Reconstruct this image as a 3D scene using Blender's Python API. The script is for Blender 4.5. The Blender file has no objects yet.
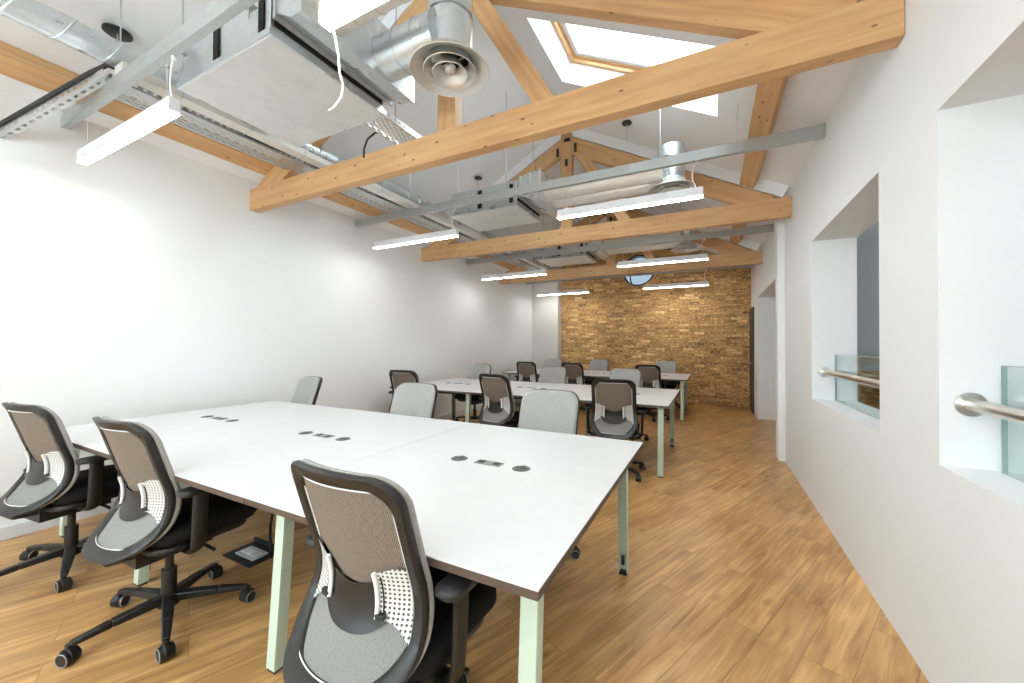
import bpy, math, random
from mathutils import Matrix, Vector
random.seed(7)
S = bpy.context.scene
C = S.collection
PI = math.pi

# ------------------------------------------------------------------ materials
def mat(name, col=(.8, .8, .8), rough=.5, metal=0., spec=.5):
    m = bpy.data.materials.new(name); m.use_nodes = True
    b = m.node_tree.nodes['Principled BSDF']
    b.inputs['Base Color'].default_value = (*col, 1)
    b.inputs['Roughness'].default_value = rough
    b.inputs['Metallic'].default_value = metal
    b.inputs['Specular IOR Level'].default_value = spec
    return m
def nd(m, t, **k):
    n = m.node_tree.nodes.new(t)
    for a, v in k.items():
        if a in n.inputs: n.inputs[a].default_value = v
        else: setattr(n, a, v)
    return n
def lk(m, a, b): m.node_tree.links.new(a, b)
def bs(m): return m.node_tree.nodes['Principled BSDF']
def coords(m, scale=(1, 1, 1), rot=(0, 0, 0), out='Object'):
    tc = nd(m, 'ShaderNodeTexCoord'); mp = nd(m, 'ShaderNodeMapping')
    mp.inputs['Scale'].default_value = scale; mp.inputs['Rotation'].default_value = rot
    lk(m, tc.outputs[out], mp.inputs['Vector']); return mp.outputs['Vector']
def ramp(m, fac, stops):
    r = nd(m, 'ShaderNodeValToRGB'); e = r.color_ramp.elements
    while len(e) < len(stops): e.new(.5)
    for el, (p, c) in zip(e, stops): el.position = p; el.color = (*c, 1)
    lk(m, fac, r.inputs['Fac']); return r.outputs['Color']
def mixc(m, fac, a, b, mode='MIX'):
    n = nd(m, 'ShaderNodeMix', data_type='RGBA', blend_type=mode)
    for s, v in ((n.inputs['Factor'], fac), (n.inputs[6], a), (n.inputs[7], b)):
        if hasattr(v, 'is_linked') or hasattr(v, 'links'): lk(m, v, s)
        else: s.default_value = v if isinstance(v, float) else (*v, 1)
    return n.outputs[2]
def bump(m, h, strength=.2, dist=.01):
    b = nd(m, 'ShaderNodeBump'); b.inputs['Strength'].default_value = strength
    b.inputs['Distance'].default_value = dist
    lk(m, h, b.inputs['Height']); lk(m, b.outputs['Normal'], bs(m).inputs['Normal'])

def m_paint(name, col, rough=.6):
    m = mat(name, col, rough)
    n = nd(m, 'ShaderNodeTexNoise'); n.inputs['Scale'].default_value = 1.3; n.inputs['Detail'].default_value = 3
    lk(m, coords(m), n.inputs['Vector'])
    lk(m, ramp(m, n.outputs['Fac'], [(.3, tuple(c*.975 for c in col)), (.7, col)]), bs(m).inputs['Base Color'])
    return m
WALL = m_paint('white_wall_paint', (.81, .825, .83))
CEIL = m_paint('white_ceiling_paint', (.82, .825, .84))
SHAFT = m_paint('bright_white_lining', (.86, .87, .88))
GREYW = m_paint('blue_grey_paint', (.50, .54, .55))

def m_wood():
    m = mat('pale_spruce_glulam', rough=.5)
    v = coords(m, (1.2, 14, 14))
    n = nd(m, 'ShaderNodeTexNoise'); n.inputs['Scale'].default_value = 1.6; n.inputs['Detail'].default_value = 6; n.inputs['Distortion'].default_value = .6
    lk(m, v, n.inputs['Vector'])
    base = ramp(m, n.outputs['Fac'], [(.3, (.42, .22, .085)), (.52, (.55, .31, .13)), (.72, (.64, .40, .195))])
    w = nd(m, 'ShaderNodeTexNoise'); w.inputs['Scale'].default_value = 1.; w.inputs['Detail'].default_value = 2
    lk(m, coords(m, (.7, 3, 3)), w.inputs['Vector'])
    base = mixc(m, .35, base, ramp(m, w.outputs['Fac'], [(.35, (.54, .30, .13)), (.65, (.69, .45, .24))]))
    k = nd(m, 'ShaderNodeTexVoronoi'); k.inputs['Scale'].default_value = 7.5
    lk(m, coords(m, (.8, 1.6, 1.6)), k.inputs['Vector'])
    kn = ramp(m, k.outputs['Distance'], [(.085, (.85, .85, .85)), (.12, (0, 0, 0))])
    base = mixc(m, kn, base, (.16, .07, .03))
    lk(m, base, bs(m).inputs['Base Color'])
    bump(m, n.outputs['Fac'], .08, .004)
    return m
WOOD = m_wood()
def m_frame_wood():
    m = mat('varnished_pine_frame', (.62, .36, .17), .4)
    n = nd(m, 'ShaderNodeTexNoise'); n.inputs['Scale'].default_value = 4.; lk(m, coords(m, (2, 20, 20)), n.inputs['Vector'])
    lk(m, ramp(m, n.outputs['Fac'], [(.3, (.5, .27, .11)), (.7, (.68, .42, .2))]), bs(m).inputs['Base Color'])
    return m
PINE = m_frame_wood()

def m_floor():
    m = mat('oak_planks', rough=.34)
    ang = math.radians(23.3)
    # local x of the texture runs along the planks
    v = coords(m, (1, 1, 1), (0, 0, ang - PI/2))
    b = nd(m, 'ShaderNodeTexBrick'); b.offset = .37; b.offset_frequency = 2
    b.inputs['Scale'].default_value = 1; b.inputs['Brick Width'].default_value = 1.25; b.inputs['Row Height'].default_value = .165
    b.inputs['Mortar Size'].default_value = .0012; b.inputs['Mortar Smooth'].default_value = .3
    b.inputs['Color1'].default_value = (0, 0, 0, 1); b.inputs['Color2'].default_value = (1, 1, 1, 1); b.inputs['Mortar'].default_value = (.5, .5, .5, 1)
    lk(m, v, b.inputs['Vector'])
    sep = nd(m, 'ShaderNodeVectorMath', operation='MULTIPLY_ADD')
    lk(m, b.outputs['Color'], sep.inputs[0]); sep.inputs[1].default_value = (7, 3, 5); lk(m, v, sep.inputs[2])
    mp = nd(m, 'ShaderNodeMapping'); mp.inputs['Scale'].default_value = (1.3, 17, 1); lk(m, sep.outputs[0], mp.inputs['Vector'])
    n = nd(m, 'ShaderNodeTexNoise'); n.inputs['Scale'].default_value = 1.5; n.inputs['Detail'].default_value = 7; n.inputs['Distortion'].default_value = 1.2
    lk(m, mp.outputs[0], n.inputs['Vector'])
    grain = ramp(m, n.outputs['Fac'], [(.32, (.20, .10, .038)), (.43, (.38, .215, .088)), (.55, (.53, .325, .14)), (.68, (.70, .485, .25))])
    mp2 = nd(m, 'ShaderNodeMapping'); mp2.inputs['Scale'].default_value = (1.2, 3, 1); lk(m, sep.outputs[0], mp2.inputs['Vector'])
    n2 = nd(m, 'ShaderNodeTexNoise'); n2.inputs['Scale'].default_value = 1.7; n2.inputs['Detail'].default_value = 3
    lk(m, mp2.outputs[0], n2.inputs['Vector'])
    g2 = mixc(m, .5, grain, ramp(m, n2.outputs['Fac'], [(.32, (.32, .18, .07)), (.5, (.48, .29, .125)), (.68, (.66, .44, .22))]))
    tone = ramp(m, b.outputs['Color'], [(0, (.88, .87, .85)), (1, (1.09, 1.09, 1.09))])
    g3 = mixc(m, 1., g2, tone, 'MULTIPLY')
    kv = nd(m, 'ShaderNodeTexVoronoi'); kv.inputs['Scale'].default_value = 2.0
    lk(m, mp2.outputs[0], kv.inputs['Vector'])
    g3 = mixc(m, ramp(m, kv.outputs['Distance'], [(.03, (.65, .65, .65)), (.15, (0, 0, 0))]), g3, (.24, .12, .045))
    g3 = mixc(m, 1., g3, (1.10, 1.0, .86), 'MULTIPLY')
    g4 = mixc(m, b.outputs['Fac'], g3, (.20, .10, .035))
    lk(m, g4, bs(m).inputs['Base Color'])
    lk(m, ramp(m, n.outputs['Fac'], [(.2, (.30, .30, .30)), (.8, (.42, .42, .42))]), bs(m).inputs['Roughness'])
    bump(m, n.outputs['Fac'], .05, .003)
    return m
FLOOR = m_floor()

def m_brick(name='yellow_stock_brick'):
    m = mat(name, rough=.85)
    tc = nd(m, 'ShaderNodeTexCoord'); s = nd(m, 'ShaderNodeSeparateXYZ'); c = nd(m, 'ShaderNodeCombineXYZ')
    lk(m, tc.outputs['Object'], s.inputs[0]); lk(m, s.outputs['X'], c.inputs['X']); lk(m, s.outputs['Z'], c.inputs['Y'])
    wob = nd(m, 'ShaderNodeTexNoise'); wob.inputs['Scale'].default_value = 5; lk(m, c.outputs[0], wob.inputs['Vector'])
    vm = nd(m, 'ShaderNodeVectorMath', operation='MULTIPLY_ADD'); lk(m, wob.outputs['Color'], vm.inputs[0]); vm.inputs[1].default_value = (.03, .018, 0); lk(m, c.outputs[0], vm.inputs[2])
    b = nd(m, 'ShaderNodeTexBrick'); b.offset = .5
    b.inputs['Scale'].default_value = 1; b.inputs['Brick Width'].default_value = .21; b.inputs['Row Height'].default_value = .062
    b.inputs['Mortar Size'].default_value = .005; b.inputs['Mortar Smooth'].default_value = .4
    b.inputs['Color1'].default_value = (0, 0, 0, 1); b.inputs['Color2'].default_value = (1, 1, 1, 1); b.inputs['Mortar'].default_value = (.5, .5, .5, 1)
    lk(m, vm.outputs[0], b.inputs['Vector'])
    col = ramp(m, b.outputs['Color'], [(0, (.04, .025, .015)), (.07, (.13, .075, .035)), (.3, (.25, .15, .065)), (.6, (.33, .215, .10)), (.88, (.40, .28, .14)), (.97, (.62, .50, .33))])
    n = nd(m, 'ShaderNodeTexNoise'); n.inputs['Scale'].default_value = 24; n.inputs['Detail'].default_value = 6
    mp = nd(m, 'ShaderNodeMapping'); mp.inputs['Scale'].default_value = (.65, 1.4, 1); lk(m, c.outputs[0], mp.inputs['Vector']); lk(m, mp.outputs[0], n.inputs['Vector'])
    mott = ramp(m, n.outputs['Fac'], [(.34, (.07, .04, .02)), (.45, (.27, .165, .075)), (.56, (.36, .24, .115)), (.68, (.78, .68, .52))])
    col = mixc(m, .45, col, mott)
    col = mixc(m, 1., col, (1.75, 1.58, 1.30), 'MULTIPLY')
    n2 = nd(m, 'ShaderNodeTexNoise'); n2.inputs['Scale'].default_value = 1.6; n2.inputs['Detail'].default_value = 4; lk(m, c.outputs[0], n2.inputs['Vector'])
    col = mixc(m, 1., col, ramp(m, n2.outputs['Fac'], [(.3, (.75, .72, .68)), (.7, (1.15, 1.12, 1.05))]), 'MULTIPLY')
    mo = nd(m, 'ShaderNodeMath', operation='MULTIPLY'); lk(m, b.outputs['Fac'], mo.inputs[0]); mo.inputs[1].default_value = .55
    col = mixc(m, mo.outputs[0], col, (.36, .27, .16))
    lk(m, col, bs(m).inputs['Base Color'])
    h = nd(m, 'ShaderNodeMath', operation='SUBTRACT'); lk(m, n.outputs['Fac'], h.inputs[0]); lk(m, b.outputs['Fac'], h.inputs[1])
    bump(m, h.outputs[0], .6, .012)
    return m
BRICK = m_brick()

def m_galv(name, col=(.60, .64, .66), rough=.36, metal=.9, sc=45):
    m = mat(name, col, rough, metal)
    v = nd(m, 'ShaderNodeTexVoronoi'); v.inputs['Scale'].default_value = sc; lk(m, coords(m), v.inputs['Vector'])
    r = ramp(m, v.outputs['Color'], [(0, tuple(c*.95 for c in col)), (1, tuple(min(1, c*1.04) for c in col))])
    lk(m, r, bs(m).inputs['Base Color'])
    n = nd(m, 'ShaderNodeTexNoise'); n.inputs['Scale'].default_value = 5; lk(m, coords(m), n.inputs['Vector'])
    lk(m, ramp(m, n.outputs['Fac'], [(.3, (rough*.8,)*3), (.7, (rough*1.25,)*3)]), bs(m).inputs['Roughness'])
    return m
GALV = m_galv('galvanised_steel', (.64, .69, .72), .3, .92)
GALVP = m_galv('brushed_zinc_panel', (.66, .66, .645), .5, .55, 12)
STRUTM = m_galv('dull_zinc_channel', (.50, .53, .53), .45, .8, 60)
TRAYM = m_galv('perforated_zinc', (.60, .62, .62), .4, .75, 60)
FOIL = m_galv('pale_spiral_duct', (.74, .72, .67), .42, .6, 30)
STEEL = mat('satin_stainless', (.62, .59, .54), .28, 1.)
ALU = mat('satin_diffuser_metal', (.63, .61, .57), .38, .65)
DARK = mat('matt_black', (.018, .018, .018), .55)
BLACKPL = mat('black_plastic', (.011, .0105, .010), .42)
DGREY = mat('charcoal_plastic', (.014, .013, .012), .42)
VOIDM = mat('dark_interior', (.01, .01, .01), .9)
SEATM = mat('black_seat_fabric', (.012, .012, .013), .95, spec=.2)
WHITEPL = mat('white_plastic', (.80, .80, .78), .4)
GREYRIM = mat('grey_caster_rim', (.42, .42, .42), .35, .3)
def m_top():
    m = mat('white_laminate', (.68, .69, .70), .33)
    n = nd(m, 'ShaderNodeTexNoise'); n.inputs['Scale'].default_value = 9; lk(m, coords(m), n.inputs['Vector'])
    lk(m, ramp(m, n.outputs['Fac'], [(.3, (.655, .665, .675)), (.7, (.675, .685, .695))]), bs(m).inputs['Base Color'])
    return m
TOPM = m_top()
EDGE = mat('dark_ply_edge', (.085, .055, .04), .5)
LEGM = mat('pale_green_powder_coat', (.52, .62, .51), .45)
DOORM = mat('dark_brown_door', (.045, .028, .02), .5)
TRUNK = mat('light_grey_trunking', (.62, .60, .56), .45, .2)

def m_mesh(name, c1, c2, sc):
    m = mat(name, c1, .85, spec=.25)
    w = nd(m, 'ShaderNodeTexWave', wave_type='BANDS', bands_direction='X'); w.inputs['Scale'].default_value = sc; w.inputs['Distortion'].default_value = 1.5; w.inputs['Detail'].default_value = 2
    w.inputs['Detail Scale'].default_value = 3
    lk(m, coords(m, (1, 1, .35)), w.inputs['Vector'])
    n = nd(m, 'ShaderNodeTexNoise'); n.inputs['Scale'].default_value = 260; lk(m, coords(m, (1, 1, .3)), n.inputs['Vector'])
    mx = nd(m, 'ShaderNodeMath', operation='MULTIPLY'); lk(m, w.outputs['Fac'], mx.inputs[0]); mx.inputs[1].default_value = .6
    ad = nd(m, 'ShaderNodeMath', operation='MULTIPLY_ADD'); lk(m, n.outputs['Fac'], ad.inputs[0]); ad.inputs[1].default_value = .5; lk(m, mx.outputs[0], ad.inputs[2])
    lk(m, ramp(m, ad.outputs[0], [(.25, c2), (.8, c1)]), bs(m).inputs['Base Color'])
    return m
MESHB = m_mesh('brown_mesh_back', (.27, .215, .17), (.10, .078, .062), 70)
MESHG = m_mesh('grey_mesh_lower_back', (.31, .30, .285), (.15, .145, .138), 70)
def m_fabric():
    m = mat('light_grey_woven_fabric', rough=.95, spec=.15)
    n = nd(m, 'ShaderNodeTexNoise'); n.inputs['Scale'].default_value = 180; n.inputs['Detail'].default_value = 2; lk(m, coords(m, (1, 1, 2.5)), n.inputs['Vector'])
    n2 = nd(m, 'ShaderNodeTexNoise'); n2.inputs['Scale'].default_value = 14; lk(m, coords(m), n2.inputs['Vector'])
    a = ramp(m, n.outputs['Fac'], [(.3, (.29, .28, .265)), (.7, (.42, .41, .385))])
    lk(m, mixc(m, .15, a, ramp(m, n2.outputs['Fac'], [(.3, (.28, .28, .27)), (.7, (.44, .435, .42))])), bs(m).inputs['Base Color'])
    return m
FABRIC = m_fabric()
def m_perf():
    m = mat('white_perforated_plastic', (.8, .8, .78), .4)
    tc = nd(m, 'ShaderNodeTexCoord')
    sc = nd(m, 'ShaderNodeVectorMath', operation='MULTIPLY'); sc.inputs[1].default_value = (1, 1, 0)
    lk(m, tc.outputs['UV'], sc.inputs[0])
    fr = nd(m, 'ShaderNodeVectorMath', operation='FRACTION'); lk(m, sc.outputs[0], fr.inputs[0])
    d = nd(m, 'ShaderNodeVectorMath', operation='DISTANCE'); lk(m, fr.outputs[0], d.inputs[0]); d.inputs[1].default_value = (.5, .5, 0)
    lk(m, ramp(m, d.outputs['Value'], [(.25, (.05, .045, .04)), (.31, (.66, .66, .64))]), bs(m).inputs['Base Color'])
    return m
PERF = m_perf()
def m_emit(name, col, st):
    m = mat(name, (.9, .9, .9), .5); b = bs(m)
    b.inputs['Emission Color'].default_value = (*col, 1); b.inputs['Emission Strength'].default_value = st
    return m
LAMP = m_emit('pendant_diffuser_lit', (1, .985, .955), 25)
HOUS = mat('white_painted_aluminium', (.66, .66, .68), .4)
def m_glass(name, tint, refl=.12):
    m = bpy.data.materials.new(name); m.use_nodes = True; nt = m.node_tree; nt.nodes.clear()
    o = nt.nodes.new('ShaderNodeOutputMaterial'); mx = nt.nodes.new('ShaderNodeMixShader')
    t = nt.nodes.new('ShaderNodeBsdfTransparent'); t.inputs['Color'].default_value = (*tint, 1)
    g = nt.nodes.new('ShaderNodeBsdfGlossy'); g.inputs['Roughness'].default_value = .02
    lw = nt.nodes.new('ShaderNodeLayerWeight'); lw.inputs['Blend'].default_value = .5
    pw = nt.nodes.new('ShaderNodeMath'); pw.operation = 'POWER'; pw.inputs[1].default_value = 4; nt.links.new(lw.outputs['Facing'], pw.inputs[0])
    f = nt.nodes.new('ShaderNodeMath'); f.operation = 'MULTIPLY_ADD'; f.inputs[1].default_value = .5; f.inputs[2].default_value = .035; nt.links.new(pw.outputs[0], f.inputs[0])
    nt.links.new(f.outputs[0], mx.inputs[0]); nt.links.new(t.outputs[0], mx.inputs[1]); nt.links.new(g.outputs[0], mx.inputs[2]); nt.links.new(mx.outputs[0], o.inputs[0])
    return m
GLASS = m_glass('clear_pane', (.93, .97, .96)); GLASSG = m_glass('greenish_balustrade_glass', (.90, .95, .94))
GEDGE = mat('green_glass_edge', (.30, .40, .38), .2)

# ------------------------------------------------------------------ mesh builder
class MB:
    def __init__(s): s.v = []; s.f = []; s.uv = None
    def add(s, vs, fs):
        o = len(s.v); s.v += [tuple(p) for p in vs]; s.f += [tuple(i+o for i in f) for f in fs]; return s
    def box(s, x0, x1, y0, y1, z0, z1):
        return s.add([(x0,y0,z0),(x1,y0,z0),(x1,y1,z0),(x0,y1,z0),(x0,y0,z1),(x1,y0,z1),(x1,y1,z1),(x0,y1,z1)],
                     [(0,3,2,1),(4,5,6,7),(0,1,5,4),(1,2,6,5),(2,3,7,6),(3,0,4,7)])
    def hexa(s, a, b):      # two quads
        return s.add(list(a)+list(b), [(3,2,1,0),(4,5,6,7),(0,1,5,4),(1,2,6,5),(2,3,7,6),(3,0,4,7)])
    def prism(s, poly, y0, y1, plane='xz'):
        n = len(poly)
        f = (lambda p, y: (p[0], y, p[1])) if plane == 'xz' else ((lambda p, y: (p[0], p[1], y)) if plane == 'xy' else (lambda p, y: (y, p[0], p[1])))
        return s.add([f(p, y0) for p in poly]+[f(p, y1) for p in poly],
                     [tuple(range(n))[::-1], tuple(range(n, 2*n))]+[(i, (i+1) % n, (i+1) % n+n, i+n) for i in range(n)])
    def cyl(s, p0, p1, r0, r1=None, n=20, caps=True):
        r1 = r0 if r1 is None else r1
        p0 = Vector(p0); p1 = Vector(p1); d = (p1-p0).normalized()
        a = d.orthogonal().normalized(); b = d.cross(a)
        vs = [p+r*(a*math.cos(2*PI*i/n)+b*math.sin(2*PI*i/n)) for p, r in ((p0, r0), (p1, r1)) for i in range(n)]
        fs = [(i, (i+1) % n, (i+1) % n+n, i+n) for i in range(n)]
        if caps: fs += [tuple(range(n))[::-1], tuple(range(n, 2*n))]
        return s.add(vs, fs)
    def tube(s, path, r, n=8, closed=False):
        P = [Vector(p) for p in path]; m = len(P); vs = []; up = None
        for i, p in enumerate(P):
            if closed: t = (P[(i+1) % m]-P[i-1]).normalized()
            else: t = (P[min(i+1, m-1)]-P[max(i-1, 0)]).normalized()
            a = t.orthogonal().normalized() if up is None else (up-t*up.dot(t)).normalized()
            up = a; b = t.cross(a)
            vs += [p+r*(a*math.cos(2*PI*k/n)+b*math.sin(2*PI*k/n)) for k in range(n)]
        fs = []
        for i in range(m if closed else m-1):
            j = (i+1) % m
            fs += [(i*n+k, i*n+(k+1) % n, j*n+(k+1) % n, j*n+k) for k in range(n)]
        if not closed: fs += [tuple(range(n))[::-1], tuple(range((m-1)*n, m*n))]
        return s.add(vs, fs)
    def lathe(s, prof, c=(0, 0, 0), n=32):   # prof (r,z)
        vs = [(c[0]+r*math.cos(2*PI*i/n), c[1]+r*math.sin(2*PI*i/n), c[2]+z) for r, z in prof for i in range(n)]
        fs = [(k*n+i, k*n+(i+1) % n, (k+1)*n+(i+1) % n, (k+1)*n+i) for k in range(len(prof)-1) for i in range(n)]
        return s.add(vs, fs)
    def bar(s, p0, p1, w0, h0, w1=None, h1=None):   # tapered box, width horizontal, height ~vertical
        w1 = w0 if w1 is None else w1; h1 = h0 if h1 is None else h1
        p0 = Vector(p0); p1 = Vector(p1); d = (p1-p0).normalized()
        sd = d.cross(Vector((0, 0, 1)))
        sd = sd.normalized() if sd.length > 1e-4 else Vector((1, 0, 0))
        u = sd.cross(d)
        q = lambda p, w, h: [p-sd*w/2-u*h/2, p+sd*w/2-u*h/2, p+sd*w/2+u*h/2, p-sd*w/2+u*h/2]
        return s.hexa(q(p0, w0, h0), q(p1, w1, h1))
    def xf(s, M): s.v = [tuple(M @ Vector(p)) for p in s.v]; return s
    def build(s, name, m, parent=None, bevel=0, smooth=None, seg=2, solid=0, mods=True):
        import bmesh
        me = bpy.data.meshes.new(name); me.from_pydata(s.v, [], s.f)
        bm = bmesh.new(); bm.from_mesh(me)
        if s.uv is None: bmesh.ops.recalc_face_normals(bm, faces=bm.faces)
        bm.to_mesh(me); bm.free()
        if s.uv:
            l = me.uv_layers.new(name='UVMap')
            for lp in me.loops: l.data[lp.index].uv = s.uv[lp.vertex_index]
        me.materials.append(m)
        if smooth is not None:
            me.polygons.foreach_set('use_smooth', [True]*len(me.polygons)); me.set_sharp_from_angle(angle=math.radians(smooth))
        o = bpy.data.objects.new(name, me); C.objects.link(o)
        if parent is not None: o.parent = parent
        if solid:
            d = o.modifiers.new('Solidify', 'SOLIDIFY'); d.thickness = solid; d.offset = 0
        if bevel:
            d = o.modifiers.new('Bevel', 'BEVEL'); d.width = bevel; d.segments = seg; d.limit_method = 'ANGLE'; d.angle_limit = math.radians(35)
            if smooth is None: me.polygons.foreach_set('use_smooth', [True]*len(me.polygons)); me.set_sharp_from_angle(angle=math.radians(30))
        return o
def holed(outer, holes, t0, t1, plane):
    """extruded plate with holes"""
    import bmesh
    bm = bmesh.new(); ed = []
    for lp in [outer]+holes:
        vs = [bm.verts.new((p[0], p[1], 0)) for p in lp]
        ed += [bm.edges.new((vs[i], vs[(i+1) % len(vs)])) for i in range(len(vs))]
    bmesh.ops.triangle_fill(bm, edges=ed, use_beauty=True)
    bm.verts.index_update()
    tri = [tuple(v.index for v in f.verts) for f in bm.faces]
    pts = [(v.co.x, v.co.y) for v in bm.verts]; bm.free()
    f = {'xz': lambda p, t: (p[0], t, p[1]), 'yz': lambda p, t: (t, p[0], p[1]), 'xy': lambda p, t: (p[0], p[1], t)}[plane]
    mb = MB(); n = len(pts)
    sides = []; o = 0
    for lp in [outer]+holes:
        k = len(lp); sides += [(o+i, o+(i+1) % k, o+(i+1) % k+n, o+i+n) for i in range(k)]; o += k
    mb.add([f(p, t0) for p in pts]+[f(p, t1) for p in pts], [t[::-1] for t in tri]+[tuple(i+n for i in t) for t in tri]+sides)
    return mb
def rect(a0, a1, b0, b1): return [(a0, b0), (a1, b0), (a1, b1), (a0, b1)]

def tag(o, label, cat, group=None):
    o['label'] = label; o['category'] = cat
    if group: o['group'] = group
    return o
def empty(name, loc, label, cat, group=None, rz=0):
    o = bpy.data.objects.new(name, None); C.objects.link(o); o.location = loc; o.rotation_euler = (0, 0, rz)
    o.empty_display_size = .1
    return tag(o, label, cat, group)
def struct(o): o['kind'] = 'structure'; return o
def copy_tree(o, parent=None):
    c = o.copy(); C.objects.link(c)
    if parent is not None: c.parent = parent
    for ch in list(KIDS.get(o.name, [])): copy_tree(ch, c)
    return c
KIDS = {}
def snap():     # children by name, taken before copying
    KIDS.clear()
    for o in C.objects:
        if o.parent: KIDS.setdefault(o.parent.name, []).append(o)

# beams: built along local x so that the grain follows the length
def beam(name, p0, p1, depth, thick, parent, origin, m=WOOD, up=None, bevel=.003):
    p0 = Vector(p0); p1 = Vector(p1); L = (p1-p0).length; x = (p1-p0).normalized()
    u = Vector(up) if up else Vector((0, 0, 1))
    y = u.cross(x).normalized(); z = x.cross(y)
    o = MB().box(0, L, -thick/2, thick/2, -depth/2, depth/2).build(name, m, parent, bevel=bevel)
    M = Matrix((x, y, z)).transposed().to_4x4(); M.translation = p0-Vector(origin)
    o.matrix_local = M
    return o

# ------------------------------------------------------------------ dimensions
XL, XR, Y0, Y1 = -4.25, .772, -3.3, 9.72
ZE = 3.03; SL = .525; XC = -1.744; ZA = ZE+SL*(XR-XC)
th = math.atan(SL); cs, sn = math.cos(th), math.sin(th)
YT = [2.31, 4.99, 7.62]

# ------------------------------------------------------------------ setting
struct(MB().box(XL-.25, 3.2, Y0-.2, Y1+.2, -.2, 0).build('floor', FLOOR))
# the void beside the room is deeper: its parapet floor is hidden behind the wall
struct(MB().box(XL-.25, XL, Y0, Y1, 0, ZE+.05).build('wall_left', WALL))
ys = [Y0, Y1]
holes = [rect(2.63, 4.12, .885, 2.236), rect(.45, 2.05, .885, 2.236), rect(5.62, 8.42, .0001, 2.24)]
outer = [(Y0, 0), (5.62, 0), (5.62, 2.24), (8.42, 2.24), (8.42, 0), (Y1, 0), (Y1, ZE+.05), (Y0, ZE+.05)]
struct(holed(outer, holes[:2], XR, XR+.30, 'yz').build('wall_right', WALL))
# far brick wall with gable and the round window
circ = [(XC+.19+.37*math.cos(a), 3.165+.37*math.sin(a)) for a in [2*PI*i/48 for i in range(48)]]
struct(holed([(XL-.25, 0), (3.2, 0), (3.2, 3.1), (XR, ZE+.1), (XC, ZA+.15), (XL-.25, ZE)], [circ], Y1, Y1+.3, 'xz').build('wall_back', BRICK))
struct(holed([(XL-.25, 0), (XR+.3, 0), (XR+.3, ZE), (XC, ZA+.15), (XL-.25, ZE)], [rect(-3.6, -.1, .9, 2.6)], Y0-.2, Y0, 'xz').build('wall_front', WALL))
fw = struct(holed(rect(-3.6, -.1, .9, 2.6), [rect(-3.55+k*.8625, -2.7375+k*.8625+.0, .95, 2.55) for k in range(4)], Y0-.15, Y0-.09, 'xz').build('window_4', HOUS))  # unseen window added behind the camera to bring daylight into the near half
MB().box(-3.56, -.14, Y0-.13, Y0-.125, .94, 2.56).build('pane', GLASS, fw)
struct(MB().box(XL, -3.515, 9.45, Y1, 0, ZE+.35).build('wall_return', m_paint('cream_paint', (.60, .585, .545)), bevel=.004))
# roof slopes: local plate with skylight shaft
def slope_pt(side, s, n):      # s down the slope from the apex, n up along the normal
    d = s*cs+n*sn; z = ZA-s*sn+n*cs
    return (XC+side*d, z)
LS = (XR-XC)/cs+.02
def slope_plate(side, holes_sy, n0=0, n1=.24, y0=Y0-.2, y1=Y1+.2, s1=None):
    mb = holed(rect(0 if n0 == 0 else 0, s1 or LS+.3, y0, y1), holes_sy, n0, n1, 'xy')
    mb.v = [(slope_pt(side, v[0], v[2])[0], v[1], slope_pt(side, v[0], v[2])[1]) for v in mb.v]
    return mb
sk0, sk1 = (-1.42-XC)/cs, (.055-XC)/cs
skys = [(3.02, 3.93), (-2.34, -1.43)]  # the second skylight is an unseen extra, added to light the near end
struct(slope_plate(1, [rect(sk0, sk1, a, b) for a, b in skys]).build('ceiling_right', CEIL))
struct(slope_plate(-1, [rect(.45, 1.95, -2.6, -1.2)]).build('ceiling_left', CEIL))
# skylight windows (pine frame, white sash, pane)
def ring_s(s0, s1, y0, y1, w, n0, n1, wy=None, sd=1):
    wy = wy or w
    mb = holed(rect(s0, s1, y0, y1), [rect(s0+w, s1-w, y0+wy, y1-wy)], n0, n1, 'xy')
    mb.v = [(slope_pt(sd, v[0], v[2])[0], v[1], slope_pt(sd, v[0], v[2])[1]) for v in mb.v]
    return mb
for i, (a, b) in enumerate(skys):
    f = struct(ring_s(sk0-.02, sk1+.02, a-.02, b+.02, .055, .20, .26).build('window_%d' % (i+1), PINE, bevel=.003))
    ring_s(sk0+.02, sk1-.02, a+.02, b-.02, .035, .235, .275).build('inner_frame', PINE, f, bevel=.003)
    ring_s(sk0+.05, sk1-.05, a+.05, b-.05, .05, .25, .30).build('sash', HOUS, f, bevel=.003)
    g = holed(rect(sk0+.08, sk1-.08, a+.08, b-.08), [], .285, .289, 'xy')
    g.v = [(slope_pt(1, v[0], v[2])[0], v[1], slope_pt(1, v[0], v[2])[1]) for v in g.v]
    g.build('pane', GLASS, f)
f = struct(ring_s(.43, 1.97, -2.62, -1.18, .055, .20, .26, sd=-1).build('window_5', PINE, bevel=.003))  # unseen left-slope skylight, added to brighten the right wall
ring_s(.48, 1.92, -2.57, -1.23, .05, .25, .30, sd=-1).build('sash', HOUS, f, bevel=.003)
g = holed(rect(.5, 1.9, -2.55, -1.25), [], .285, .289, 'xy')
g.v = [(slope_pt(-1, v[0], v[2])[0], v[1], slope_pt(-1, v[0], v[2])[1]) for v in g.v]
g.build('pane', GLASS, f)
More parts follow.
